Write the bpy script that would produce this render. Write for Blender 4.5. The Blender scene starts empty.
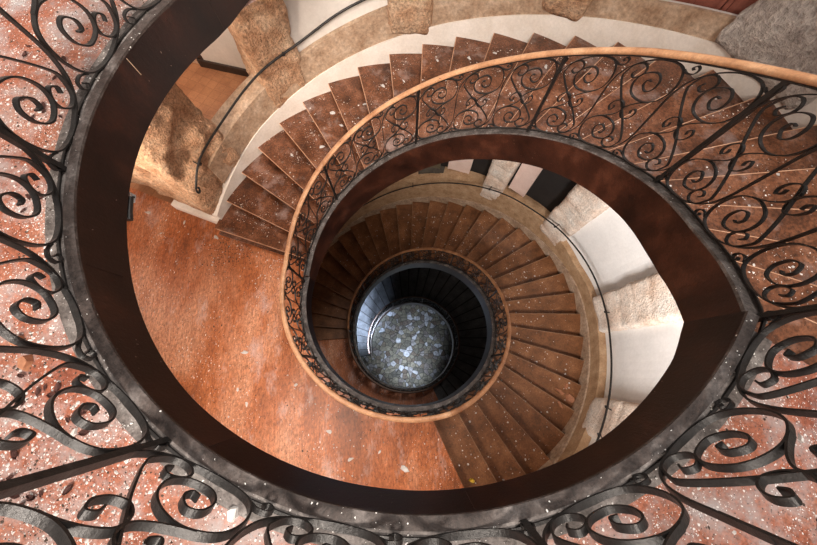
import bpy, bmesh, math, random
from mathutils import Vector, Matrix, noise
PI = math.pi
C = bpy.context.scene.collection
D = math.radians
rnd = random.Random(7)

# ------------------------------------------------------------------ camera, world, light, exposure
scene = bpy.context.scene
cam_data = bpy.data.cameras.new('camera')
cam = bpy.data.objects.new('camera', cam_data); C.objects.link(cam)
cam_data.sensor_width = 36.0
cam_data.lens = 14.684
cam_data.clip_start = 0.03
CM = ((0.9999456719576053, 0.0, -0.010423681367597727),
      (-0.0029725391105817896, 0.9584764430901793, -0.2851562239412536),
      (0.009990853041120445, 0.28517171676237163, 0.9584243709413448))
m = Matrix(CM).to_4x4(); m.translation = Vector((-0.0881, -1.2395, 1.4975))
cam.matrix_world = m
scene.camera = cam
scene.view_settings.view_transform = 'Standard'
scene.view_settings.look = 'None'
scene.view_settings.gamma = 1.0
scene.view_settings.use_curve_mapping = False
scene.view_settings.exposure = 0.0

world = bpy.data.worlds.new('world'); scene.world = world; world.use_nodes = True
bg = world.node_tree.nodes['Background']
bg.inputs[0].default_value = (1.0, 0.93, 0.88, 1); bg.inputs[1].default_value = 0.31

def area(name, loc, target, sx, sy, power, color, spread=180):
    l = bpy.data.lights.new(name, 'AREA'); l.shape = 'RECTANGLE'; l.size = sx; l.size_y = sy
    l.energy = power; l.color = color; l.spread = math.radians(spread)
    o = bpy.data.objects.new(name, l); C.objects.link(o); o.location = loc
    o.rotation_euler = (Vector(target) - Vector(loc)).to_track_quat('-Z', 'Y').to_euler()
    return o
def pol(r, th, z=0.0):
    return (r*math.cos(D(th)), r*math.sin(D(th)), z)
area('skylight', (3.4, 3.9, 11.5), (-0.6, -0.8, -4.0), 3.2, 3.2, 1550, (1.0, 0.95, 0.90))
area('upper_wall_fill', (-0.5, -4.6, 4.6), (-0.9, 3.6, -1.7), 2.0, 1.6, 165, (1.0, 0.90, 0.80), 66)  # added fill behind the viewpoint, brightens the upper flight's walls and piers
area('passage_fill', (-6.6, 0.4, -1.2), (-2.6, -0.6, -4.1), 1.4, 1.4, 35, (1.0, 0.84, 0.70))  # added fill, lifts the orange landing from the passage side
area('landing_fill', (-2.2, -2.4, -0.45), (-1.6, -1.6, -4.1), 2.0, 1.0, 125, (1.0, 0.88, 0.76))  # hidden fill under the upper slab, added to brighten the orange landing
area('pier_fill', (-4.6, -1.4, -1.1), (-3.9, 2.0, -2.0), 1.0, 1.0, 60, (1.0, 0.82, 0.66), 62)  # added fill aimed at the wide stone pier
area('room_fill', (-5.2, 4.0, -1.2), (-3.6, 4.2, -4.1), 1.0, 1.0, 100, (1.0, 0.82, 0.66))  # added fill to brighten the side room, no source modelled
area('recess_fill', (1.2, -3.0, -0.9), (3.8, 0.9, -3.7), 1.0, 0.8, 105, (1.0, 0.94, 0.89), 84)  # hidden fill added to brighten the white recesses of the second flight
area('garden_door_light', (-1.9, -2.9, -12.8), (-2.6, 1.1, -14.6), 1.0, 1.0, 330, (0.60, 0.75, 1.0), 46)
area('garden_door_light', (0.6, -3.3, -13.6), (-0.2, 0.3, -16.0), 0.9, 0.9, 55, (0.80, 0.88, 1.0), 60)

# ------------------------------------------------------------------ materials
def new_mat(name):
    mt = bpy.data.materials.new(name); mt.use_nodes = True
    nt = mt.node_tree; b = nt.nodes['Principled BSDF']
    return mt, nt, b
def N(nt, t, **kw):
    n = nt.nodes.new(t)
    for k, v in kw.items(): setattr(n, k, v)
    return n
def ramp(nt, stops, interp='LINEAR'):
    r = N(nt, 'ShaderNodeValToRGB'); r.color_ramp.interpolation = interp
    e = r.color_ramp.elements
    while len(e) < len(stops): e.new(0.5)
    for i, (p, c) in enumerate(stops):
        e[i].position = p; e[i].color = (c[0], c[1], c[2], 1) if len(c) == 3 else c
    return r
def mixc(nt, fac, a, b, mode='MIX'):
    x = N(nt, 'ShaderNodeMix', data_type='RGBA', blend_type=mode)
    if isinstance(fac, (int, float)): x.inputs[0].default_value = fac
    else: nt.links.new(fac, x.inputs[0])
    for s, v in ((6, a), (7, b)):
        if isinstance(v, tuple): x.inputs[s].default_value = (v[0], v[1], v[2], 1)
        else: nt.links.new(v, x.inputs[s])
    return x.outputs[2]
def coords(nt, scale=(1, 1, 1), rot=(0, 0, 0)):
    tc = N(nt, 'ShaderNodeTexCoord'); mp = N(nt, 'ShaderNodeMapping')
    mp.inputs['Scale'].default_value = scale; mp.inputs['Rotation'].default_value = rot
    nt.links.new(tc.outputs['Object'], mp.inputs[0]); return mp.outputs[0]
def tex_noise(nt, vec, scale, detail=5, rough=.6):
    n = N(nt, 'ShaderNodeTexNoise'); n.inputs['Scale'].default_value = scale
    n.inputs['Detail'].default_value = detail; n.inputs['Roughness'].default_value = rough
    nt.links.new(vec, n.inputs['Vector']); return n.outputs['Fac']
def fleck_mask(nt, vec, scale, size, patch_scale, lo, hi):
    v = N(nt, 'ShaderNodeTexVoronoi'); v.inputs['Scale'].default_value = scale; v.inputs['Randomness'].default_value = 1
    wn = N(nt, 'ShaderNodeTexNoise'); wn.inputs['Scale'].default_value = scale*1.6
    nt.links.new(vec, wn.inputs['Vector'])
    ad = N(nt, 'ShaderNodeVectorMath', operation='MULTIPLY_ADD'); nt.links.new(wn.outputs['Color'], ad.inputs[0])
    ad.inputs[1].default_value = (0.9/scale,)*3; nt.links.new(vec, ad.inputs[2])
    nt.links.new(ad.outputs[0], v.inputs['Vector'])
    sep = N(nt, 'ShaderNodeSeparateColor'); nt.links.new(v.outputs['Color'], sep.inputs[0])
    rr = N(nt, 'ShaderNodeMath', operation='MULTIPLY'); nt.links.new(sep.outputs[0], rr.inputs[0]); rr.inputs[1].default_value = size
    lt = N(nt, 'ShaderNodeMath', operation='LESS_THAN'); nt.links.new(v.outputs['Distance'], lt.inputs[0]); nt.links.new(rr.outputs[0], lt.inputs[1])
    pn = tex_noise(nt, vec, patch_scale, 3)
    mr = N(nt, 'ShaderNodeMapRange'); mr.inputs[1].default_value = lo; mr.inputs[2].default_value = hi; nt.links.new(pn, mr.inputs[0])
    gt = N(nt, 'ShaderNodeMath', operation='LESS_THAN'); nt.links.new(sep.outputs[1], gt.inputs[0]); nt.links.new(mr.outputs[0], gt.inputs[1])
    mu = N(nt, 'ShaderNodeMath', operation='MULTIPLY'); nt.links.new(lt.outputs[0], mu.inputs[0]); nt.links.new(gt.outputs[0], mu.inputs[1])
    return mu.outputs[0]
def bump(nt, b, h, strength, dist=.01):
    n = N(nt, 'ShaderNodeBump'); n.inputs['Strength'].default_value = strength; n.inputs['Distance'].default_value = dist
    nt.links.new(h, n.inputs['Height']); nt.links.new(n.outputs[0], b.inputs['Normal'])

def surface(name, cols, scale=2.0, rough=.6, bdist=.01, dust=None, flecks=None, fine=(40, .25), bmp=.3, vscale=(1, 1, 1), spec=.4, tiles=None, rot=0.0, metal=0.0):
    """cols: list of (pos, colour) ramp; dust: (colour, scale, lo, hi); flecks: list of (colour, scale, size, patch, lo, hi)"""
    mt, nt, b = new_mat(name); vec = coords(nt, vscale, (0, 0, rot))
    n1 = tex_noise(nt, vec, scale, 8, .62)
    r = ramp(nt, cols); nt.links.new(n1, r.inputs[0]); col = r.outputs[0]
    if tiles:
        bt = N(nt, 'ShaderNodeTexBrick'); nt.links.new(vec, bt.inputs['Vector'])
        bt.inputs['Scale'].default_value = 1; bt.inputs['Brick Width'].default_value = tiles[0]; bt.inputs['Row Height'].default_value = tiles[1]
        bt.inputs['Mortar Size'].default_value = tiles[2]
        bt.inputs['Color1'].default_value = (1, 1, 1, 1); bt.inputs['Color2'].default_value = (*tiles[3], 1); bt.inputs['Mortar'].default_value = (*tiles[4], 1)
        bt.offset = tiles[5]
        col = mixc(nt, tiles[6], col, bt.outputs['Color'], 'MULTIPLY')
    n2 = tex_noise(nt, vec, fine[0], 4, .7)
    r2 = ramp(nt, [(.3, (1-fine[1]*1.6,)*3), (.7, (1+fine[1]*.3,)*3)]); nt.links.new(n2, r2.inputs[0])
    col = mixc(nt, 1.0, col, r2.outputs[0], 'MULTIPLY')
    if dust:
        n3 = tex_noise(nt, vec, dust[1], 7, .7)
        mr = N(nt, 'ShaderNodeMapRange'); mr.inputs[1].default_value = dust[2]; mr.inputs[2].default_value = dust[3]
        nt.links.new(n3, mr.inputs[0]); col = mixc(nt, mr.outputs[0], col, dust[0])
    for f in (flecks or []):
        fm = fleck_mask(nt, vec, *f[1:]); col = mixc(nt, fm, col, f[0])
    nt.links.new(col, b.inputs['Base Color'])
    b.inputs['Roughness'].default_value = rough; b.inputs['Specular IOR Level'].default_value = spec; b.inputs['Metallic'].default_value = metal
    if bmp: bump(nt, b, n2, bmp, bdist)
    return mt

M = {}
M['landing_tile'] = surface('worn_terracotta', [(.32, (.27, .075, .04)), (.5, (.43, .145, .082)), (.68, (.54, .25, .165))], 2.2, .5,
    dust=((.36, .32, .315), 4.5, .45, .68), flecks=[((.74, .70, .68), 90, .46, 2.2, .40, 1.0), ((.76, .73, .71), 170, .46, 3.0, .34, 1.0), ((.08, .06, .055), 130, .44, 2.6, .38, 1.0)],
    fine=(60, .4), bmp=.5, tiles=(.42, .21, .003, (.85, .82, .8), (.42, .32, .28), .5, .4), rot=.6)
M['terracotta_bright'] = surface('polished_terracotta', [(.32, (.22, .065, .022)), (.5, (.56, .18, .065)), (.66, (.78, .37, .21))], 1.3, .40,
    dust=((.62, .46, .42), 3.0, .55, .80), flecks=[((.85, .76, .70), 60, .42, 1.4, .50, 1.5), ((.84, .75, .7), 130, .36, 1.4, .48, 1.5), ((.09, .04, .03), 90, .40, 1.8, .34, 1.0)],
    fine=(34, .4), bmp=.35, tiles=(.26, .075, .003, (.80, .74, .72), (.60, .48, .43), .5, .6), rot=1.35, vscale=(1.0, .45, 1))
M['tread'] = surface('worn_tread', [(.3, (.075, .027, .013)), (.5, (.20, .072, .033)), (.68, (.36, .155, .085))], 3.6, .34,
    dust=((.38, .28, .25), 2.6, .54, .78), flecks=[((.85, .80, .76), 50, .46, 2.0, .50, 1.4), ((.85, .80, .76), 120, .4, 2.0, .50, 1.4), ((.04, .02, .015), 90, .36, 1.6, .4, 1.1)], fine=(40, .5), bmp=.3)
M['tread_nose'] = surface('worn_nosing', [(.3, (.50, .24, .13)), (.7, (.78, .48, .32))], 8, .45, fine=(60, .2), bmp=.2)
M['tread_lower'] = surface('dark_tread', [(.3, (.11, .043, .017)), (.52, (.22, .09, .036)), (.72, (.34, .155, .07))], 3.0, .42,
    flecks=[((.70, .60, .50), 34, .30, 1.5, .50, 1.25), ((.04, .025, .02), 44, .3, 1.6, .4, 1.2)], fine=(36, .3), bmp=.3)
M['tread_deep'] = surface('shaded_grey_tread', [(.3, (.05, .05, .05)), (.6, (.12, .12, .125)), (.8, (.20, .20, .21))], 3, .5, fine=(30, .3))  # grey darkened to deepen the shade low in the well
M['string_wood'] = surface('dark_varnished_wood', [(.3, (.006, .0025, .002)), (.55, (.019, .006, .004)), (.75, (.06, .018, .010))], 2.6, .33,
    flecks=[((.30, .22, .18), 60, .18, 2.0, .5, 1.5)], fine=(70, .3), bmp=.15, spec=.5, vscale=(1, 1, .6))
M['string_stair'] = surface('lit_string_wood', [(.3, (.018, .006, .0035)), (.52, (.055, .017, .009)), (.75, (.15, .052, .028))], 2.6, .38,
    flecks=[((.40, .26, .18), 60, .2, 2.0, .5, 1.5)], fine=(70, .3), bmp=.15, spec=.45)  # same string wood, redder and lighter to show it lit
M['dusty_cap'] = surface('dusty_stone_edge', [(.3, (.075, .062, .057)), (.52, (.17, .145, .135)), (.75, (.36, .33, .31))], 7, .7,
    flecks=[((.75, .73, .7), 50, .3, 3, .4, 1.2)], fine=(50, .4), bmp=.5)
M['iron'] = surface('wrought_iron', [(.3, (.013, .012, .012)), (.6, (.028, .025, .024)), (.8, (.065, .06, .057))], 18, .42, fine=(80, .2), bmp=.25, spec=.5, metal=.35)
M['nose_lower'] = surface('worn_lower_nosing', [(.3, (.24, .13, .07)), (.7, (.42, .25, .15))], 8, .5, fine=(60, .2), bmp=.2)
M['dusty_wood'] = surface('dusty_brown_edge', [(.3, (.028, .017, .014)), (.52, (.07, .052, .046)), (.75, (.24, .21, .20))], 5, .6,
    flecks=[((.75, .73, .7), 60, .3, 3, .4, 1.2)], fine=(50, .4), bmp=.5)
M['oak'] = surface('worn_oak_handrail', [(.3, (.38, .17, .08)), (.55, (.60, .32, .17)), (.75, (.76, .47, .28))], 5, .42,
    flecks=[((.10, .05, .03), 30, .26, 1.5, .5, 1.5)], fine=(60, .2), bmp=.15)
M['oak_mid'] = surface('dimmed_oak_handrail', [(.3, (.24, .10, .045)), (.55, (.40, .19, .09)), (.75, (.54, .29, .15))], 5, .45, fine=(60, .2), bmp=.15)  # same oak with the weaker light of the second flight in its colour
M['oak_dark'] = surface('shaded_oak_handrail', [(.3, (.06, .03, .02)), (.7, (.15, .08, .05))], 5, .45, fine=(60, .2), bmp=.15)  # same oak with the shade of the deep well in its colour
M['white_skirt'] = surface('cream_plaster', [(.3, (.74, .66, .58)), (.6, (.86, .80, .74))], 3, .75, fine=(30, .08), bmp=.15)
M['tan_plaster'] = surface('tan_plaster', [(.3, (.34, .21, .13)), (.5, (.50, .35, .24)), (.72, (.64, .49, .37))], 4.5, .8, fine=(22, .3), bmp=.4)
M['tan_lower'] = surface('ochre_limewash', [(.3, (.32, .19, .10)), (.52, (.46, .29, .165)), (.75, (.58, .41, .26))], 5, .8, fine=(30, .2), bmp=.4)
M['wall_grey'] = surface('pale_wall_plaster', [(.3, (.62, .58, .54)), (.7, (.74, .70, .66))], 1.6, .8, fine=(20, .06), bmp=.1)
M['wall_white'] = surface('white_wall_plaster', [(.3, (.74, .73, .72)), (.7, (.84, .83, .82))], 2, .7, fine=(20, .05), bmp=.1)
M['rock'] = surface('rough_tuff', [(.3, (.42, .20, .10)), (.5, (.68, .41, .25)), (.72, (.82, .60, .42))], 3.2, .9, fine=(26, .42), bmp=1.0, bdist=.05,
    dust=((.66, .46, .31), 5, .6, .9))
M['rock_pale'] = surface('pale_tuff', [(.3, (.66, .46, .34)), (.5, (.80, .67, .57)), (.72, (.88, .83, .77))], 2.5, .9, fine=(26, .24), bmp=.9, bdist=.03,
    flecks=[((.40, .26, .18), 30, .32, 3, .4, 1.1)])  # peach to near-white tone with brown flecks
M['rock_grey'] = surface('grey_hewn_stone', [(.3, (.40, .34, .31)), (.5, (.60, .54, .50)), (.72, (.80, .76, .71))], 2.5, .9, fine=(20, .3), bmp=1.0, bdist=.05)
M['wall_deep'] = surface('shaded_plaster', [(.3, (.05, .04, .032)), (.7, (.11, .09, .07))], 3, .9, fine=(20, .2), bmp=.2)  # plaster darkened so the deep shaft looks unlit
M['dark'] = surface('shade_and_bolt_black', [(.3, (.012, .01, .01)), (.7, (.02, .017, .016))], 3, .7, fine=(20, .1), bmp=.1)  # near-black stand-in for shade, also the colour of the bolt
M['dark_wood'] = surface('dark_stained_wood', [(.3, (.02, .012, .01)), (.7, (.05, .03, .022))], 5, .5, fine=(40, .2), bmp=.1)
M['shutter_pink'] = surface('pale_pink_painted_wood', [(.3, (.66, .48, .42)), (.7, (.76, .60, .54))], 3, .6, fine=(40, .08), bmp=.1)
M['olive'] = surface('olive_painted_wood', [(.3, (.10, .08, .05)), (.7, (.16, .13, .09))], 3, .6, fine=(40, .1), bmp=.1)
M['shutter_red'] = surface('red_brown_painted_wood', [(.3, (.20, .06, .04)), (.7, (.30, .10, .07))], 4, .5, fine=(40, .15), bmp=.1)
M['room_tile'] = surface('square_terracotta_tiles', [(.3, (.26, .11, .055)), (.7, (.42, .20, .10))], 2.2, .45, fine=(30, .15), bmp=.2,
    tiles=(.2, .2, .006, (.80, .75, .7), (.6, .5, .44), 0.0, .7), rot=.45)
M['plaster_bit'] = surface('plaster_bit', [(.3, (.50, .47, .45)), (.7, (.74, .71, .68))], 9, .8, fine=(50, .1), bmp=.2)
M['dirt_bit'] = surface('dirt_bit', [(.3, (.035, .025, .02)), (.7, (.12, .08, .06))], 9, .9, fine=(50, .1), bmp=.2)
M['leaf'] = surface('dry_leaf', [(.3, (.07, .03, .025)), (.7, (.20, .08, .065))], 14, .7, fine=(50, .2), bmp=.2)
M['brick'] = surface('broken_terracotta', [(.3, (.32, .12, .06)), (.7, (.56, .27, .15))], 8, .8, fine=(50, .2), bmp=.3)
M['yellow'] = surface('yellow_foil', [(.3, (.55, .32, .02)), (.7, (.85, .6, .08))], 14, .35, fine=(50, .2), bmp=.2)
M['steel'] = surface('dull_steel', [(.3, (.6, .6, .62)), (.7, (.8, .8, .82))], 14, .4, fine=(50, .2), bmp=.1, metal=.5)

def cobble_mat():
    mt, nt, b = new_mat('pebble_mosaic'); vec = coords(nt)
    v = N(nt, 'ShaderNodeTexVoronoi'); v.inputs['Scale'].default_value = 4.6; nt.links.new(vec, v.inputs['Vector'])
    v2 = N(nt, 'ShaderNodeTexVoronoi', feature='DISTANCE_TO_EDGE'); v2.inputs['Scale'].default_value = 4.6; nt.links.new(vec, v2.inputs['Vector'])
    sep = N(nt, 'ShaderNodeSeparateColor'); nt.links.new(v.outputs['Color'], sep.inputs[0])
    r = ramp(nt, [(.0, (.10, .10, .09)), (.4, (.26, .25, .20)), (.6, (.13, .10, .08)), (.85, (.34, .35, .38)), (1, (.56, .60, .68))]); nt.links.new(sep.outputs[0], r.inputs[0])
    r2 = ramp(nt, [(.0, (.12,)*3), (.08, (1,)*3)]); nt.links.new(v2.outputs['Distance'], r2.inputs[0])
    col = mixc(nt, 1.0, r.outputs[0], r2.outputs[0], 'MULTIPLY')
    n2 = tex_noise(nt, vec, 9, 5); r3 = ramp(nt, [(.35, (.5,)*3), (.65, (1.1,)*3)]); nt.links.new(n2, r3.inputs[0])
    col = mixc(nt, 1.0, col, r3.outputs[0], 'MULTIPLY')
    nt.links.new(col, b.inputs['Base Color']); b.inputs['Roughness'].default_value = .6
    bump(nt, b, v2.outputs['Distance'], .5, .02)
    return mt
M['cobble'] = cobble_mat()

# ------------------------------------------------------------------ helpers
def link(name, bm, mat, parent=None, smooth=False):
    bmesh.ops.recalc_face_normals(bm, faces=bm.faces)
    me = bpy.data.meshes.new(name); bm.to_mesh(me); bm.free()
    for mt in (mat if isinstance(mat, (list, tuple)) else [mat]): me.materials.append(mt)
    if smooth: me.shade_smooth()
    o = bpy.data.objects.new(name, me); C.objects.link(o)
    if parent: o.parent = parent
    return o
def tag(o, label, cat, group=None, kind=None):
    o['label'] = label; o['category'] = cat
    if group: o['group'] = group
    if kind: o['kind'] = kind
    return o
def struct(o, label=None):
    o['kind'] = 'structure'
    if label: o['label'] = label
    return o
def thing(name, label, cat, group=None, loc=(0, 0, 0)):
    o = bpy.data.objects.new(name, None); C.objects.link(o); o.empty_display_size = .1; o.location = loc
    return tag(o, label, cat, group)

# the spiral: height of the stair line at an unwrapped angle (degrees, descending)
A0, STEP1, N1, RISE1 = -36.2, 8.2, 25, 4.12/25
B0, STEP2, N2 = 286.8, 8.02, 33
ZB, ZC, ZG = -4.12, -10.0, -16.0
C_START, C0 = B0 + STEP2*(N2-1), 655.0
G_START = C0 + STEP2*(N2-1)
LINE = [(-90, 0), (-33.6, 0), (-28, -.10), (-22.8, -.20), (-12.7, -.41), (0, -.635), (30, -1.24), (60, -1.885), (90, -2.50), (120, -3.09), (150, -3.68), (164, -3.95), (172, -4.05),
        (281, -4.07), (287, -4.10), (543, -9.86), (550, -9.95), (649, -9.97), (657, -10.1), (912, -15.8), (920, -15.95), (1200, -15.95)]
def hz(th, w=5.0):
    for (a, x), (b, y) in zip(LINE[:-1], LINE[1:]):
        if th <= b: return x + (y-x)*max(0, (th-a))/(b-a)
    return LINE[-1][1]
DEPTH = [(-234, .20), (-228, .23), (-221, .30), (-216, .32), (-160, .31), (-130, .25), (-94, .27), (-60, .25), (-42, .29), (-36, .34), (-29, .38), (-20, .43), (20, .45), (50, .50), (72, .54), (95, .68), (121, .76), (150, .62), (170, .40), (286, .36), (300, .46), (1000, .46)]
def depth(th):
    for (a, x), (b, y) in zip(DEPTH[:-1], DEPTH[1:]):
        if th <= b: return x + (y-x)*max(0, (th-a))/(b-a)
    return .46
def ro(th):
    pts = [(-60, 3.70), (30, 3.70), (60, 3.685), (110, 3.66), (160, 3.60), (286, 3.45), (309, 3.53), (325, 3.6), (349, 3.72), (368, 3.86), (400, 3.86), (450, 3.82), (500, 3.74), (560, 3.74), (960, 3.74)]
    for (a, x), (b, y) in zip(pts[:-1], pts[1:]):
        if th <= b: return x + (y-x)*max(0, (th-a))/(b-a)
    return 3.74

def sector(bm, r0, r1, a, b, z0, z1, n=None):
    """solid ring sector; r0,r1,z0,z1 constants or functions of angle"""
    f = lambda v, t: v(t) if callable(v) else v
    n = n or max(1, int(abs(b-a)/2.5))
    cols = []
    for i in range(n+1):
        t = a+(b-a)*i/n
        cols.append([bm.verts.new(pol(f(r, t), t, f(z, t))) for r, z in ((r0, z0), (r1, z0), (r1, z1), (r0, z1))])
    for p, q in zip(cols[:-1], cols[1:]):
        for k in range(4): bm.faces.new((p[k], p[(k+1) % 4], q[(k+1) % 4], q[k]))
    bm.faces.new(cols[0]); bm.faces.new(cols[-1][::-1])
def box(bm, p0, p1, mtx=None):
    vs = [bm.verts.new((x, y, z)) for x in (p0[0], p1[0]) for y in (p0[1], p1[1]) for z in (p0[2], p1[2])]
    for f in ((0, 1, 3, 2), (4, 6, 7, 5), (0, 4, 5, 1), (2, 3, 7, 6), (0, 2, 6, 4), (1, 5, 7, 3)): bm.faces.new([vs[i] for i in f])
    if mtx: bmesh.ops.transform(bm, matrix=mtx, verts=vs)
    return vs

def catmull(P, n=5, closed=False):
    out = []
    for i in range(len(P)-1):
        p0 = P[max(0, i-1)]; p1 = P[i]; p2 = P[i+1]; p3 = P[min(len(P)-1, i+2)]
        for k in range(n):
            t = k/n
            out.append(tuple(.5*((2*b)+(-a+c)*t+(2*a-5*b+4*c-d)*t*t+(-a+3*b-3*c+d)*t**3) for a, b, c, d in zip(p0, p1, p2, p3)))
    out.append(tuple(P[-1])); return out
def ribbon(bm, pts, wr, wt, taper=False):
    """rectangular bar through 3D pts lying on a cylinder about z; wr radial width, wt in-surface thickness"""
    P = [Vector(p) for p in pts]; rings = []
    for i, p in enumerate(P):
        t = (P[min(i+1, len(P)-1)] - P[max(i-1, 0)]).normalized()
        e = Vector((p.x, p.y, 0)).normalized()
        n = t.cross(e); n = n.normalized() if n.length > 1e-6 else Vector((0, 0, 1))
        s = 1.0
        rings.append([bm.verts.new(p + e*a*wr/2 + n*b*wt/2*s) for a, b in ((-1, -1), (1, -1), (1, 1), (-1, 1))])
    for p, q in zip(rings[:-1], rings[1:]):
        for k in range(4): bm.faces.new((p[k], p[(k+1) % 4], q[(k+1) % 4], q[k]))
    bm.faces.new(rings[0]); bm.faces.new(rings[-1][::-1])
def tube(bm, pts, r, seg=8, cap=True):
    P = [Vector(p) for p in pts]; rings = []
    for i, p in enumerate(P):
        t = (P[min(i+1, len(P)-1)] - P[max(i-1, 0)]).normalized()
        u = Vector((0, 0, 1)) if abs(t.z) < .9 else Vector((1, 0, 0))
        a = t.cross(u).normalized(); b = t.cross(a)
        rr = r(i/(len(P)-1)) if callable(r) else r
        rings.append([bm.verts.new(p + (a*math.cos(2*PI*k/seg) + b*math.sin(2*PI*k/seg))*rr) for k in range(seg)])
    for p, q in zip(rings[:-1], rings[1:]):
        for k in range(seg): bm.faces.new((p[k], p[(k+1) % seg], q[(k+1) % seg], q[k]))
    if cap: bm.faces.new(rings[0]); bm.faces.new(rings[-1][::-1])
def sweep_profile(bm, pts, prof):
    """profile (radial, up) swept along pts"""
    P = [Vector(p) for p in pts]; rings = []
    for p in P:
        e = Vector((p.x, p.y, 0)).normalized()
        rings.append([bm.verts.new(p + e*a + Vector((0, 0, b))) for a, b in prof])
    n = len(prof)
    for p, q in zip(rings[:-1], rings[1:]):
        for k in range(n): bm.faces.new((p[k], p[(k+1) % n], q[(k+1) % n], q[k]))
    bm.faces.new(rings[0]); bm.faces.new(rings[-1][::-1])

# ------------------------------------------------------------------ setting: floors and walls
RI = 1.767
TOP_A, TOP_B = 126.0, 324.1
bm = bmesh.new(); sector(bm, 1.80, 4.4, TOP_A, TOP_B, -.28, 0, 90)
struct(link('floor', bm, M['landing_tile']), 'worn terracotta floor of the upper landing strewn with plaster crumbs')
bm = bmesh.new(); sector(bm, 1.80, 3.62, 160.9, B0, ZB-.3, ZB, 60); sector(bm, 3.62, 7.2, 158.2, 236, ZB-.3, ZB, 30); sector(bm, 3.62, 4.3, 236, B0, ZB-.3, ZB, 20)
floor_b = struct(link('floor', bm, M['terracotta_bright']), 'bright orange terracotta landing one storey down')
bm = bmesh.new(); sector(bm, 3.9, 8.0, 108, 158.2, ZB-.3, ZB, 20)
struct(link('floor', bm, M['room_tile']), 'square tiled floor of the side room')
bm = bmesh.new(); sector(bm, 1.80, 4.1, C_START-STEP2, C0, ZC-.3, ZC, 60)
struct(link('floor', bm, M['terracotta_bright']), 'small red landing deep in the stairwell')
bm = bmesh.new(); bmesh.ops.create_circle(bm, cap_ends=True, segments=64, radius=7.5, matrix=Matrix.Translation((0, 0, ZG)))
struct(link('floor', bm, M['cobble']), 'mosaic ground floor at the bottom of the well')

# dark string faces of the landings and their dusty caps
bm = bmesh.new(); sector(bm, RI, 1.80, 126, 326.4, lambda t: -depth(t-360), .0, 150)
fascia = struct(link('trim_1', bm, M['string_wood']), 'dark varnished board facing the edge of the upper landing')
for a in (141.2, 163.6, 205, 240, 276):
    bm = bmesh.new(); sector(bm, RI-.003, RI+.001, a, a+(.10 if a == 163.6 else .06), (-.12 if a == 163.6 else -.30) if a < 200 else -.24, -.01, 1); link('board_joint', bm, M['tan_plaster'] if a == 163.6 else M['dark_wood'], fascia)
bm = bmesh.new(); sector(bm, RI+.0, 1.818, 126, 326.4, .0, .014, 110)
link('edge_cap', bm, M['dusty_wood'], fascia)
bm = bmesh.new(); sector(bm, 1.818, 1.905, 126, 324.1, .0, .008, 110)
link('stone_border', bm, M['dusty_cap'], fascia)
bm = bmesh.new(); sector(bm, RI, 1.80, 169, B0-6.5, ZB-.30, ZB+.03, 60)
f2 = struct(link('trim_2', bm, M['string_wood'])); bm = bmesh.new(); sector(bm, RI-.0, 1.875, 169, B0-6.5, ZB+.03, ZB+.05, 60); link('edge_cap', bm, M['dusty_cap'], f2)
bm = bmesh.new(); sector(bm, RI, 1.80, C_START, C0, ZC-.34, ZC, 60)
f3 = struct(link('trim_3', bm, M['string_wood'])); bm = bmesh.new(); sector(bm, RI, 1.875, C_START, C0, ZC, ZC+.025, 60); link('edge_cap', bm, M['dusty_cap'], f3)

# ------------------------------------------------------------------ flights
def flight(label, a0, step, nst, rise, ztop, mat, nose, string_mat, e0, e1, off=.02):
    t = thing('stair_flight', label, 'stairs')
    tz = lambda th: hz(th)
    H = lambda th: ztop - rise*(th-a0+step)/step        # soffit line reference
    for k in range(1, nst):
        a, b = a0+step*(k-1), a0+step*k
        z = tz(b) - off
        bm = bmesh.new()
        jit = rnd.uniform(-.25, .25)
        sector(bm, 1.80, lambda th: ro(th)+.03, a-.6, b+.45+jit, z-.035, z, 4)
        tr = link('tread', bm, mat, t)
        if nose:
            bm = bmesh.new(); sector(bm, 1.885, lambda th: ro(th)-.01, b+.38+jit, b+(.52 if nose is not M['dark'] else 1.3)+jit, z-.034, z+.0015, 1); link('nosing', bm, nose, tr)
    bm = bmesh.new()                                     # risers and sloping underside in one body
    for k in range(1, nst+1):
        a = a0+step*(k-1)
        sector(bm, 1.80, lambda th: ro(th)+.03, a-.35, a, (tz(a+step)-off if k < nst else ztop-rise*nst)-.03, (tz(a)-off if k > 1 else ztop)-.035, 1)
    sector(bm, 1.80, lambda th: ro(th)+.03, a0-.3, a0+step*(nst-1)+1, lambda th: hz(th)-depth(th)+.08-(.1 if th > 60 else 0), lambda th: hz(th+step)-.04-off, int(nst*2))
    link('riser_body', bm, mat, t)
    bm = bmesh.new(); sector(bm, RI, 1.80, e0, e1, lambda th: hz(th)-depth(th), lambda th: hz(th)-.02, int(nst*3))
    s = link('stringer', bm, string_mat, t)
    bm = bmesh.new(); sector(bm, RI+.0, 1.872, e0, e1, lambda th: hz(th)-.02, lambda th: hz(th), int(nst*3)); link('stringer_cap', bm, M['dusty_cap'], s)
    return t
fl1 = flight('upper curved stair flight of red-brown treads with fallen white plaster flakes', A0, STEP1, N1, RISE1, 0, M['tread'], M['tread_nose'], M['string_stair'], -33.6, 169, .03)
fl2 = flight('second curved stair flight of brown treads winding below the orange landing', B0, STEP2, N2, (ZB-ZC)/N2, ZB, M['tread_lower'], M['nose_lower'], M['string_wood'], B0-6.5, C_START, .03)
fl3 = flight('deepest stair flight of grey treads near the mosaic ground floor', C0, STEP2, N2, (ZC-ZG)/N2, ZC, M['tread_deep'], M['dark'], M['string_wood'], C0, C0+263, .03)  # near-black nosing strips draw shade lines between the deep treads

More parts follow.
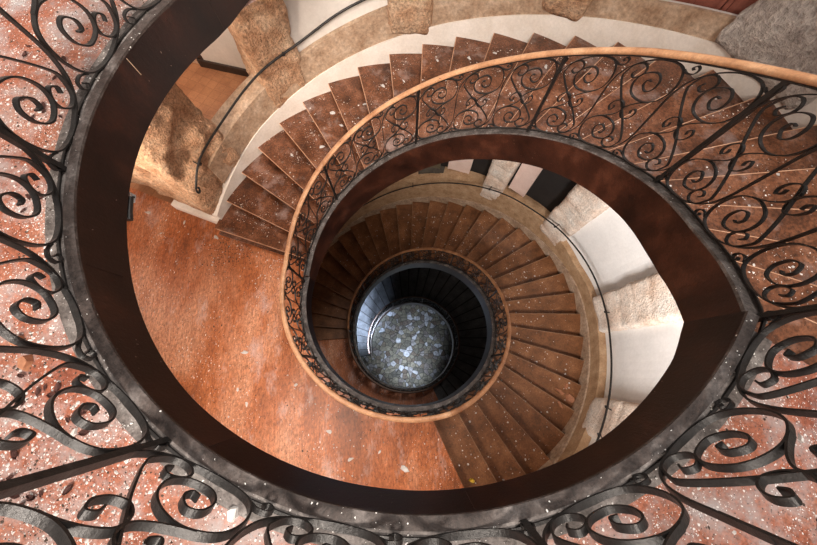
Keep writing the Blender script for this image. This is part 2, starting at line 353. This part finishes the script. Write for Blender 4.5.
def warp(o):
    pts = [(268, 0), (286.8, -7.2), (294.8, -3.3), (302.8, -1.0), (310.8, 0)]
    for v in o.data.vertices:
        x, y, z = v.co
        if not -5.4 < z < -3.9: continue
        t = math.degrees(math.atan2(y, x)) % 360; r = math.hypot(x, y)
        if t <= 268 or t >= 310.8: continue
        for (a, p), (b, q) in zip(pts[:-1], pts[1:]):
            if t <= b: w = p+(q-p)*(t-a)/(b-a); break
        t2 = t + w*max(0, min(1.2, (3.1-r)/1.1)); v.co = pol(r, t2, z)
warp(floor_b)
for c in list(fl2.children):
    if c.name.split('.')[0] in ('tread', 'riser_body'):
        warp(c)
        for g in c.children: warp(g)

# ------------------------------------------------------------------ outer walls
def dado1(th): return hz(th)+(.45 if 27 < th < 54.6 else .66)
walls = []
bm = bmesh.new()     # white skirting of the upper flight
sector(bm, lambda t: ro(t)-.012, 3.9, -40, 158.0, lambda t: hz(t)-.45, lambda t: hz(t)+.21-(0 if t < 135 else (t-135)/23*.14), 90); sector(bm, 3.59, 4.62, 157.6, 159.0, ZB, ZB+.17, 2)
struct(link('baseboard_outer', bm, M['white_skirt']), 'cream skirting following the upper flight')
bm = bmesh.new(); sector(bm, lambda t: ro(t)+.004, 3.745, -40, 126, lambda t: hz(t)+.19, dado1, 90); sector(bm, lambda t: ro(t)+.004, 4.02, 126, 150, lambda t: hz(t)+.19, dado1, 20)
struct(link('wall_outer', bm, M['tan_plaster']), 'tan plastered parapet beside the upper flight')
bm = bmesh.new()
sector(bm, 4.03, 4.25, -60, 28, lambda t: hz(t)-.45, 2.6, 40); sector(bm, 3.75, 4.0, 62, 119, lambda t: hz(t)-.45, 2.6, 30)
sector(bm, 3.75, 3.80, 28, 62, lambda t: hz(t)-.45, lambda t: hz(t)+.44, 14)
struct(link('wall_outer', bm, M['wall_grey']), 'pale grey wall behind the parapet')
bm = bmesh.new(); sector(bm, 4.4, 4.6, 126, 300, -.3, 2.6, 60)
struct(link('wall_upper', bm, M['wall_grey']))
# room beyond the parapet
def wall_seg(name, p, q, z0, z1, th, mat):
    bm = bmesh.new(); p = Vector(p); q = Vector(q); d = (q-p); L = d.length; a = math.atan2(d.y, d.x)
    box(bm, (0, 0, z0), (L, th, z1), Matrix.Translation((p.x, p.y, 0)) @ Matrix.Rotation(a, 4, 'Z'))
    return struct(link(name, bm, mat))
wall_seg('wall_room', (-4.42, 5.06), (-1.6, 4.33), ZB, -.6, .2, M['wall_grey'])
wall_seg('baseboard_room', (-4.45, 5.02), (-1.6, 4.28), ZB, ZB+.16, .05, M['dark_wood'])
wall_seg('trim_4', (-4.47, 5.07), (-4.30, 5.02), ZB, -1.2, .12, M['dark_wood'])
wall_seg('wall_room_west', (-5.3, 5.3), (-4.5, 5.1), ZB, -.6, .2, M['tan_plaster'])
wall_seg('wall_room_far', (-7.4, 2.9), (-5.2, 5.3), ZB, -.6, .2, M['tan_plaster'])
bm = bmesh.new(); sector(bm, 3.63, 7.5, 108, 120, -.35, -.2, 6); sector(bm, 4.3, 7.5, 120, 300, -.5, -.3, 30)
struct(link('ceiling', bm, M['wall_grey']))
bm = bmesh.new(); sector(bm, 7.2, 7.4, 150, 238, ZB, -.3, 20); sector(bm, 3.66, 3.9, 232, 300, ZB, -.3, 20)
struct(link('wall_passage', bm, M['wall_grey']))

# second storey outer wall
def dado2(th):
    pts = [(280, .42), (376, .5), (386, .7), (400, .85), (415, .92), (425, 1.06), (441, 1.2), (900, 1.2)]
    for (a, x), (b, y) in zip(pts[:-1], pts[1:]):
        if th <= b: return hz(th) + x + (y-x)*max(0, (th-a))/(b-a)
bm = bmesh.new(); sector(bm, lambda t: ro(t)-.03, lambda t: ro(t)+.0, B0, C_START+4, lambda t: hz(t)-.4, lambda t: hz(t)+.16, 120)
struct(link('baseboard_lower', bm, M['tan_plaster']), 'plaster skirting following the second flight')
bm = bmesh.new(); sector(bm, lambda t: ro(t)+.005, lambda t: ro(t)+.14, B0, C_START+4, lambda t: hz(t)-.4, dado2, 120)
struct(link('wall_lower', bm, M['tan_lower']), 'ochre parapet wall of the second flight')
bm = bmesh.new(); sector(bm, lambda t: ro(t)+.145, lambda t: ro(t)+.4, 270, 389, lambda t: hz(t)-.4, lambda t: (hz(t-360)-.5 if t > 325 else -.5), 60)
struct(link('wall_lower', bm, M['wall_white']), 'white plaster wall in the recesses of the second flight')
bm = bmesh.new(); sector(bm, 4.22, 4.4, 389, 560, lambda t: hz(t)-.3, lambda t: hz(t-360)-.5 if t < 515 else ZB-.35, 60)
struct(link('wall_lower', bm, M['dark']), 'black sheet standing for the shade inside the open recesses')  # near-black colour stands in for the unlit depth of the openings
bm = bmesh.new(); sector(bm, lambda t: ro(t)+.145, 4.2, 389, 560, lambda t: dado2(t)-.4, lambda t: dado2(t)-.02, 60); sector(bm, lambda t: ro(t)+.145, 4.2, 456, 560, lambda t: dado2(t)-.02, lambda t: hz(t)+3.0, 40)
struct(link('wall_lower', bm, M['tan_lower']))
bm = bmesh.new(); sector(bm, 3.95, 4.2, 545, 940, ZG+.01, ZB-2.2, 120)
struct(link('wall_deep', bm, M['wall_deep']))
# shutters in the recesses of the second flight
def shutter(a, b, z0, z1, label, mat, r=4.10):
    t = thing('shutter', label, 'shutter')
    bm = bmesh.new(); sector(bm, r, r+.04, a, b, z0, z1, 3); link('panel', bm, mat, t)
    bm = bmesh.new()
    for x in (a, b-.5): sector(bm, r-.015, r, x, x+.5, z0, z1, 1)
    link('frame', bm, mat, t)
    return t
shutter(427.0, 435.2, dado2(431), hz(431)+4.9, 'pale pink shutter left of the white stone pier in the second flight recess', M['shutter_pink'])
shutter(405.6, 411.8, dado2(408), hz(408)+4.9, 'pale pink shutter between the white stone pier and the black opening', M['shutter_pink'])
t = thing('window_shutter', 'red-brown slatted shutter beyond the tan parapet at the top of the photo', 'shutter')
bm = bmesh.new(); sector(bm, 3.86, 3.9, 27, 62, -1.9, 2.0, 12); link('panel', bm, M['shutter_red'], t)
bm = bmesh.new()
for a in (31, 35.4, 36.2, 40, 46, 52): sector(bm, 3.83, 3.86, a, a+.6, -1.9, 2.0, 1)
link('frame', bm, M['shutter_red'], t)

# ------------------------------------------------------------------ rough stone piers
def pier(label, a0, a1, z0, z1, r_in, r_out, mat, seed, rough=.035, course=.42, tilt=0.0):
    bm = bmesh.new(); cs = .05
    rm = (r_in+r_out)/2
    per = []
    na = max(3, int(math.radians(a1-a0)*r_in/cs)); nr = max(3, int((r_out-r_in)/.07))
    for i in range(na): per.append((r_in, a0+(a1-a0)*i/na))
    for i in range(nr): per.append((r_in+(r_out-r_in)*i/nr, a1))
    for i in range(na): per.append((r_out, a1+(a0-a1)*i/na))
    for i in range(nr): per.append((r_out+(r_in-r_out)*i/nr, a0))
    nz = max(4, int((z1-z0)/cs))
    rows = []
    cx, cy, _ = pol(rm, (a0+a1)/2)
    for j in range(nz+1):
        z = z0+(z1-z0)*j/nz; row = []
        for r, a in per:
            x, y, _ = pol(r, a)
            # round the corners
            dx, dy = x-cx, y-cy
            q = Vector((x*1.7+seed*7.3, y*1.7, z*1.7))
            d = noise.fractal(q*1.6, .9, 2.2, 5)*rough + noise.noise(q*.9)*rough*1.5
            ph = (z+seed*.17+.06*noise.noise(q*.8))/course
            fr = abs(ph-round(ph))*course
            if fr < .035: d -= .03*(1-fr/.035)
            cor = .035*sum(max(0, 1-math.hypot(x-pol(rr, aa)[0], y-pol(rr, aa)[1])/.07) for rr, aa in ((r_in, a0), (r_in, a1)))
            end = .05*max(0, 1-(z-z0)/.12)
            L = math.hypot(dx, dy) or 1
            d -= cor+end
            jz = 0
            if j == 0: jz = .03*noise.noise(q*2.3)
            row.append(bm.verts.new((x+dx/L*d, y+dy/L*d, z+jz)))
        rows.append(row)
    n = len(per)
    for p, q in zip(rows[:-1], rows[1:]):
        for k in range(n): bm.faces.new((p[k], p[(k+1) % n], q[(k+1) % n], q[k]))
    bm.faces.new(rows[0]); bm.faces.new(rows[-1][::-1])
    o = link('stone_pier', bm, mat, smooth=True); tag(o, label, 'pillar'); return o
pier('wide orange stone pier at the foot of the upper flight, behind the rail curl', 142.5, 157.8, -3.93, -.35, 3.64, 5.6, M['rock'], 1, .085)
pier('orange tuff pier crossed by the iron wall rail, right of the tiled side room', 116.8, 127.4, hz(122)+.12, 2.4, 3.60, 4.3, M['rock'], 2, .045)
pier('square tan stone pier at the top edge, above the middle of the upper flight', 85.2, 95.2, hz(90)+.2, 2.4, 3.6, 4.3, M['rock'], 3, .025)
pier('tan stone pier stub at the top edge beside the plain parapet', 54.5, 63.5, hz(59)+.22, 2.4, 3.6, 4.3, M['rock'], 4, .025)
pier('big grey hewn stone pier in the upper right corner behind the oak handrail', 16.0, 33.4, hz(25)+.1, 2.4, 3.58, 4.5, M['rock_grey'], 5, .05)
pier('pale peach stone pier at the far right of the second flight, rail passing across its tip', 351.8, 363.2, hz(357)+.46, -1.0, 3.74, 4.4, M['rock_pale'], 6, .03)
pier('peach stone pier between the black opening and the white recess', 384.3, 394.3, hz(389)+.35, -1.6, 3.84, 4.6, M['rock_pale'], 7, .03)
pier('narrow white stone pier between the two pink shutters', 412.6, 420.6, hz(416)+.42, -2.2, 3.84, 4.75, M['rock_pale'], 8, .025)
pier('smooth ochre pier in shadow left of the pink shutters', 446, 455, hz(449)+.45, -2.8, 3.83, 4.7, M['tan_lower'], 9, .008, 50)
shutter(438, 445.3, dado2(441), hz(441)+4.9, 'dark olive shutter beside the smooth ochre pier in shadow', M['olive'])
pier('pale stone pier low on the right, partly hidden by the dark landing board', 322.5, 332.5, hz(327)+.25, -.5, 3.60, 4.4, M['rock_pale'], 10, .03)

# ------------------------------------------------------------------ wrought-iron railings
RR, HR = 1.832, .95
def mir(P): return [(1-a, .93-v) for a, v in P]
E1 = [(.0, .54), (-.002, .46), (-.004, .38), (.0, .24), (.07, .125), (.24, .045), (.52, .005), (.80, .03), (.93, .11), (.965, .22), (.90, .31), (.72, .355), (.53, .335),
      (.40, .28), (.35, .195), (.42, .125), (.59, .108), (.70, .165), (.70, .24), (.61, .265), (.52, .22), (.53, .175), (.59, .18)]
E2 = [(.26, .115), (.235, .145), (.30, .172), (.385, .14), (.395, .09), (.31, .05), (.19, .065), (.125, .13), (.13, .19), (.30, .33), (.5, .465)]
E2 = E2 + mir(E2)[::-1][1:]
L1 = [(.80, .347), (.69, .368), (.57, .405), (.505, .45), (.53, .51), (.62, .545), (.71, .525), (.745, .475), (.70, .435), (.655, .455), (.67, .485)]
CU = [(-.13, .05), (-.05, .075), (.03, .07), (.05, .035), (.0, .012), (-.04, .03), (-.01, .045)]
def on_cyl(P, a0, w, n=4, r=RR):
    out = []
    for a, v in catmull(P, n):
        th = a0+a*w; out.append(pol(r, th, hz(th)+.012+v*(HR-.03)/.95))
    return out
def railing(label, a0, panels, w_list, detail=True, hr=True, ends=(0, 0), n=4, bar=.0085, wid=.026, hmat=None):
    """panels: list of (start angle, width); posts at w_list angles"""
    t = thing('stair_railing', label, 'railing')
    for th in w_list:
        bm = bmesh.new(); z = hz(th)
        P = [pol(RR, th, z-.02), pol(RR, th, z+HR*.5), pol(RR, th, z+HR)]
        ribbon(bm, P, .03, .026)
        foot = bmesh.new(); link('post', bm, M['iron'], t)
        foot.free()
    for s, w in panels:
        bm = bmesh.new()
        ribbon(bm, on_cyl(E1, s, w, n), wid, bar); ribbon(bm, on_cyl(mir(E1), s, w, n), wid, bar)
        if detail:
            pn = link('scroll_panel', bm, M['iron'], t)
            for P in (E2, L1, mir(L1)):
                b2 = bmesh.new(); ribbon(b2, on_cyl(P, s, w, n), wid*.95, bar*.95); link('scroll', b2, M['iron'], pn)
            b2 = bmesh.new(); ribbon(b2, on_cyl(CU, s, w, n), .02, bar*.8); link('foot_curl', b2, M['iron'], pn)
            b2 = bmesh.new(); ribbon(b2, on_cyl([(1-a, .93-v) for a, v in CU], s, w, n), .02, bar*.8); link('top_curl', b2, M['iron'], pn)
        else:
            for P in (E2, L1, mir(L1), CU): ribbon(bm, on_cyl(P, s, w, n), wid, bar)
            link('scroll_panel', bm, M['iron'], t)
    x0, x1 = ends
    k = max(2, int((x1-x0)/2))
    bm = bmesh.new(); ribbon(bm, [pol(RR+.012, x0+(x1-x0)*i/k, hz(x0+(x1-x0)*i/k)+.012) for i in range(k+1)], .012, .012); link('base_bar', bm, M['iron'], t)
    bm = bmesh.new(); ribbon(bm, [pol(RR, x0+(x1-x0)*i/k, hz(x0+(x1-x0)*i/k)+HR-.03) for i in range(k+1)], .03, .008); link('top_bar', bm, M['iron'], t)
    if hr:
        prof = [(.034*math.cos(q)*1.0, .026*math.sin(q)+HR+.0) for q in [2*PI*i/12 for i in range(12)]]
        bm = bmesh.new(); sweep_profile(bm, [pol(RR, x0+(x1-x0)*i/k, hz(x0+(x1-x0)*i/k)) for i in range(k+1)], prof); link('handrail', bm, hmat or M['oak'], t, smooth=True)
    return t
def spans(posts, k):
    out = []
    for a, b in zip(posts[:-1], posts[1:]): out += [(a+(b-a)*i/k, (b-a)/k) for i in range(k)]
    return out
_hz = hz
# top landing is angle 126..332; its line is the start of the descending spiral minus one turn
def hz_top(th): return 0.0 if th > 100 else 0.0
def landing_railing():
    global hz
    old = hz; hz = lambda th, w=5: _hz(th-360) if th > 300 else 0.0
    posts = [141.0, 188.0, 235.3, 281.5, 326.6]
    t = railing('black wrought-iron scroll railing around the upper landing nearest the camera', 0, spans(posts, 3), posts, ends=(141, 326.6), n=6)
    hz = old
    return t
landing_railing()
P1 = [-33.4, 4.6, 45.8, 88.0, 130.0]
railing('wrought-iron railing with pale oak handrail descending along the upper flight', 0, spans(P1, 3), P1[1:], ends=(-33.4, 130), n=6, bar=.0065, wid=.020)
P2 = [130.0, 172.0, 214.0, 250.0, 286.0]
railing('wrought-iron railing with oak handrail curving round the orange landing', 0, spans(P2, 3), P2[1:], ends=(130, 286), n=4, bar=.0065, wid=.020)
P3 = [286.0+42.3*i for i in range(7)]
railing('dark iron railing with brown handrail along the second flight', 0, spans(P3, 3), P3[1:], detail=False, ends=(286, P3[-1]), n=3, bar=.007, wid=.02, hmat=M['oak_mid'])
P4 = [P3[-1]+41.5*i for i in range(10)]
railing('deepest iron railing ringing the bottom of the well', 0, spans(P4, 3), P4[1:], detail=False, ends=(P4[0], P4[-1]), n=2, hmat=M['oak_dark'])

# iron rails on the outer wall
def wall_rail(label, pts, brackets, curl):
    t = thing('wall_handrail', label, 'handrail')
    P = []
    for a, dz, dr in pts: P.append((a, hz(a)+dz, ro(a)-dr))
    Q = catmull(P, 8); line = [pol(r, a, z) for a, z, r in Q]
    if curl:
        a, z, r = Q[-1]; base = Vector(line[-1]); tdir = (Vector(line[-1])-Vector(line[-2])).normalized()
        up = Vector((0, 0, 1)); 
        for i in range(1, 15):
            q = i/14*1.6*PI; rad = .055*(1-.45*i/14)
            line.append(tuple(base + tdir*(math.sin(q)*rad) - up*(.055-math.cos(q)*rad)))
    bm = bmesh.new(); tube(bm, line, .016, 8); link('rail_bar', bm, M['iron'], t, smooth=True)
    for a, dz, dr in brackets:
        bm = bmesh.new(); z = hz(a)+dz
        tube(bm, [pol(ro(a)-dr, a, z-.01), pol(ro(a)-dr*.6, a, z-.06), pol(ro(a)+.06, a, z-.07)], .009, 6)
        box(bm, (-.02, -.02, -.02), (.02, .02, .02), Matrix.Translation(pol(ro(a)-dr, a, z-.01)))
        link('bracket', bm, M['iron'], t)
    return t
wall_rail('thin black iron wall rail ending in a curl beside the upper flight', [(80, .93, .1), (102.9, .98, .1), (115.7, .94, .1), (127.5, 1.0, .1), (140.1, .98, .1), (150.8, 1.0, .1), (156.4, .86, .1)],
          [(96, .96, .1), (120.5, .965, .1), (151.5, .98, .1)], True)
wall_rail('black iron wall rail sweeping along the second flight', [(320, 1.16, .15), (333, 1.13, .15), (346, 1.10, .15), (357.6, 1.10, .15), (371, 1.12, .15), (385, 1.18, .15), (399, 1.16, .15), (412.6, 1.2, .15), (433, 1.15, .15), (453.6, 1.06, .15), (467, 1.0, .15), (480, 1.0, .15), (500, 1.0, .15)],
          [(322, 1.16, .15), (329.5, 1.13, .15), (357, 1.10, .15), (389.5, 1.17, .15), (417, 1.2, .15), (448, 1.08, .15)], False)

# ------------------------------------------------------------------ debris
def flake(name, x, y, z, size, mat, label=None, cat=None, group=None, flat=.35, seed=0):
    r = random.Random(seed*31+5); bm = bmesh.new(); n = r.randint(5, 8)
    a0 = r.uniform(0, 6.28); asp = r.uniform(.3, .7)
    lo, hi = [], []
    for i in range(n):
        a = a0+2*PI*i/n; q = size*.5*r.uniform(.45, 1.2)
        px, py = math.cos(a)*q, math.sin(a)*q*asp
        lo.append(bm.verts.new((px, py, 0))); hi.append(bm.verts.new((px*.8, py*.8, size*flat*r.uniform(.7, 1.1))))
    bm.faces.new(lo[::-1]); bm.faces.new(hi)
    for i in range(n): bm.faces.new((lo[i], lo[(i+1) % n], hi[(i+1) % n], hi[i]))
    bmesh.ops.transform(bm, matrix=Matrix.Rotation(r.uniform(0, 6.28), 4, 'Z'), verts=bm.verts)
    o = link(name, bm, mat); o.location = (x, y, z)
    if label: tag(o, label, cat, group)
    return o
def crumbs(name, label, cat, spots, mat, smin, smax, seed):
    r = random.Random(seed); bm = bmesh.new()
    for x, y, z in spots:
        s = smin+(smax-smin)*r.random()**3; n = r.choice((3, 4, 5)); a0 = r.uniform(0, 6.28)
        lo = []
        for i in range(n):
            a = a0+2*PI*i/n; q = s*.5*r.uniform(.6, 1.2); lo.append(bm.verts.new((x+math.cos(a)*q, y+math.sin(a)*q, z)))
        top = bm.verts.new((x, y, z+s*r.uniform(.2, .5)))
        for i in range(n): bm.faces.new((lo[i], lo[(i+1) % n], top))
    o = link(name, bm, mat); tag(o, label, cat, kind='stuff'); return o
def scatter(n, a, b, r0, r1, z, seed, clus=(), bias=1.0):
    r = random.Random(seed); out = []
    while len(out) < n:
        if clus and r.random() < .55:
            cx, cy, cs = r.choice(clus); x = r.gauss(cx, cs); y = r.gauss(cy, cs)
            t = math.degrees(math.atan2(y, x)) % 360; rr = math.hypot(x, y)
            if not (r0 < rr < r1) or not (a <= t <= b or a <= t-360 <= b): continue
            out.append((x, y, z(t) if callable(z) else z)); continue
        t = r.uniform(a, b); rr = math.sqrt(r.uniform(r0*r0, r1*r1)); out.append(pol(rr, t, z(t) if callable(z) else z))
    return out
CL = [(-1.72, -1.2, .16), (-1.9, -.45, .14), (-1.95, 0, .16), (-1.5, -1.7, .12), (-1.3, -1.6, .2), (-2.06, .5, .25), (-1.6, -1.35, .12), (-1.1, -1.75, .15), (-1.8, .8, .2)]
crumbs('plaster_crumbs', 'fine white plaster crumbs littering the upper landing floor', 'plaster crumbs', scatter(4200, 126, 325, 1.90, 3.6, 0, 1, CL), M['plaster_bit'], .003, .020, 1)
crumbs('dirt_crumbs', 'dark dirt and soot crumbs scattered on the upper landing', 'dirt', scatter(2400, 126, 325, 1.90, 3.4, 0, 2, CL), M['dirt_bit'], .004, .018, 2)
crumbs('plaster_crumbs', 'pale plaster grit lying along the stone border of the upper landing', 'plaster crumbs', scatter(900, 126, 325, 1.80, 1.95, .012, 3), M['plaster_bit'], .003, .012, 3)
crumbs('plaster_crumbs', 'small pale plaster crumbs on the orange landing', 'plaster crumbs', scatter(650, 162, 286, 1.92, 5.0, ZB, 4, [(-4.0, 1.2, .4), (-2.4, .6, .3), (-3.3, .8, .3), (-1.2, -2.2, .4)]), M['plaster_bit'], .008, .034, 4)
crumbs('dirt_crumbs', 'dark dirt specks on the orange landing', 'dirt', scatter(1100, 162, 286, 1.92, 5.0, ZB, 5, [(-3.2, .95, .25)]), M['dirt_bit'], .008, .03, 5)
def on_tread(a0, step, rise, ztop, off):
    return lambda t: ztop - rise*(math.floor(((t-a0) % 360)/step)+1) - off
z1 = lambda t: hz(A0+STEP1*(math.floor((((t+90) % 360)-90-A0)/STEP1)+1))-.03
crumbs('plaster_crumbs', 'white plaster chips fallen on the treads of the upper flight', 'plaster crumbs', scatter(520, 40, 160, 1.9, 3.5, z1, 6)+scatter(140, -35, 50, 1.9, 3.5, z1, 9), M['plaster_bit'], .006, .034, 6)
z2 = lambda t: hz(B0+STEP2*(math.floor(((t if t > 280 else t+360)-B0)/STEP2)+1))-.03
crumbs('plaster_crumbs', 'pale chips fallen on the treads of the second flight', 'plaster crumbs', scatter(900, 288, 500, 1.9, 3.45, lambda t: z2(t if t > 287 else t+360), 7), M['plaster_bit'], .008, .045, 7)
# larger pieces one by one
for i, (x, y, s) in enumerate([(-.75, -1.76, .075), (-1.31, -1.74, .055), (-1.9, -.16, .045), (-1.8, -.42, .05), (-2.06, .12, .05), (-1.43, -1.47, .04), (-1.2, -1.9, .05), (1.2, -1.48, .035), (1.54, -1.51, .04), (-1.98, .25, .05), (-.82, -1.72, .04)]):
    flake('plaster_chunk', x, y, .001, s, M['plaster_bit'], 'white lump of fallen plaster on the upper landing floor', 'plaster', 'plaster lumps on the upper landing', .3, i)
for i, (x, y, s) in enumerate([(-4.83, 1.58, .13), (-4.5, 1.17, .08), (-3.49, 1.09, .12), (-4.12, 1.39, .10), (-2.71, -.93, .12), (-1.83, -1.44, .10), (-2.57, -1.72, .10), (-2.74, -1.51, .08), (-.1, -2.62, .16), (-1.24, -2.12, .12), (-.91, -2.5, .12), (-.47, -2.4, .09)]):
    flake('plaster_chunk', x, y, ZB+.001, s, M['plaster_bit'], 'flat pale plaster flake on the orange landing', 'plaster', 'plaster flakes on the orange landing', .08, i+20)
for i, (t, r_, s) in enumerate([(98, 3.2, .10), (104, 3.05, .09), (114, 3.2, .12), (113, 2.9, .10), (122, 2.8, .12), (83, 3.35, .07), (75, 3.3, .09), (69, 3.3, .08), (92, 3.1, .07), (131, 3.1, .08), (56, 3.2, .08)]):
    x, y, _ = pol(r_, t); flake('plaster_chunk', x, y, z1(t)+.001, s, M['plaster_bit'], 'jagged white plaster flake on a tread of the upper flight', 'plaster', 'plaster flakes on the upper flight', .10, i+40)
flake('broken_brick', -1.70, -1.20, .001, .075, M['brick'], 'reddish broken brick lump among debris, left part of the upper landing', 'brick', None, .45, 61)
flake('broken_brick', -1.77, -1.10, .001, .07, M['brick'], 'smaller reddish brick fragment behind the lump in the debris pile', 'brick', None, .4, 62)
for i, (x, y, s, l) in enumerate([(2.86, -1.62, .22, 'largest terracotta fragment lying on the second flight near the skirting'), (3.03, -1.75, .26, 'terracotta fragment against the skirting of the second flight'),
        (2.76, -1.83, .15, 'small flat terracotta fragment nearest the well on the second flight'), (3.0, -1.52, .12, 'terracotta fragment on the next lower tread of the second flight')]):
    t = math.degrees(math.atan2(y, x)) % 360
    flake('broken_tile', x, y, z2(t)+.001, s, M['brick'], l, 'broken tile', None, .2, 70+i)
t = math.degrees(math.atan2(-2.86, .93)) % 360
flake('yellow_wrapper', .95, -2.84, z2(t)+.001, .12, M['yellow'], 'small crumpled yellow wrapper at the start of the second flight', 'wrapper', None, .4, 80)
# dry leaves on the upper landing
def leaf(x, y, z, s, rot, curl):
    bm = bmesh.new(); g = []
    for i in range(7):
        u = i/6; w = s*.28*math.sin(PI*min(1, u*.92+.04))**.8; row = []
        for k in (-1, -.5, 0, .5, 1): row.append(bm.verts.new(((u-.5)*s, w*k, .004+curl*s*(abs(k)**2*.35+ (u-.5)**2*.8))))
        g.append(row)
    for p, q in zip(g[:-1], g[1:]):
        for k in range(4): bm.faces.new((p[k], p[k+1], q[k+1], q[k]))
    bmesh.ops.solidify(bm, geom=bm.faces[:], thickness=.0015)
    tube(bm, [((.5)*s, 0, .006+curl*s*.2), (.68*s, .02*s, .006)], .0012, 5)
    o = link('dry_leaf', bm, M['leaf']); o.location = (x, y, z); o.rotation_euler = (0, 0, rot)
    tag(o, 'curled dry reddish leaf in the litter on the upper landing', 'leaf', 'dry leaves on the upper landing'); return o
lr = random.Random(11)
for cx, cy, n, sp in ((-1.53, -1.71, 6, .05), (-1.62, -1.65, 3, .03), (-1.6, -1.33, 6, .07), (-2.06, .1, 5, .07), (-1.85, -.45, 5, .05), (-1.98, -.42, 3, .05), (-1.45, -1.43, 4, .05), (-2.1, .55, 4, .1)):
    for i in range(n): leaf(lr.gauss(cx, sp), lr.gauss(cy, sp), .0, lr.uniform(.022, .045), lr.uniform(0, 6.28), lr.uniform(.1, .6))
# small steel plate and dark stub under the edge of the upper landing
t = thing('rod_bracket', 'small pale steel plate with a dark rod under the left edge of the upper landing', 'bracket')
bm = bmesh.new(); sector(bm, 1.795, 1.805, 185.4, 187.0, -.40, -.35, 2); link('plate', bm, M['steel'], t)
bm = bmesh.new(); tube(bm, [pol(1.795, 186.2, -.375), pol(1.785, 186.2, -.375)], .007, 10); link('bolt', bm, M['dark'], t)
bm = bmesh.new(); tube(bm, [pol(1.785, 186.8, -.345), pol(1.785, 189.8, -.35), pol(1.785, 191.6, -.355)], .018, 8); link('rod', bm, M['iron'], t)
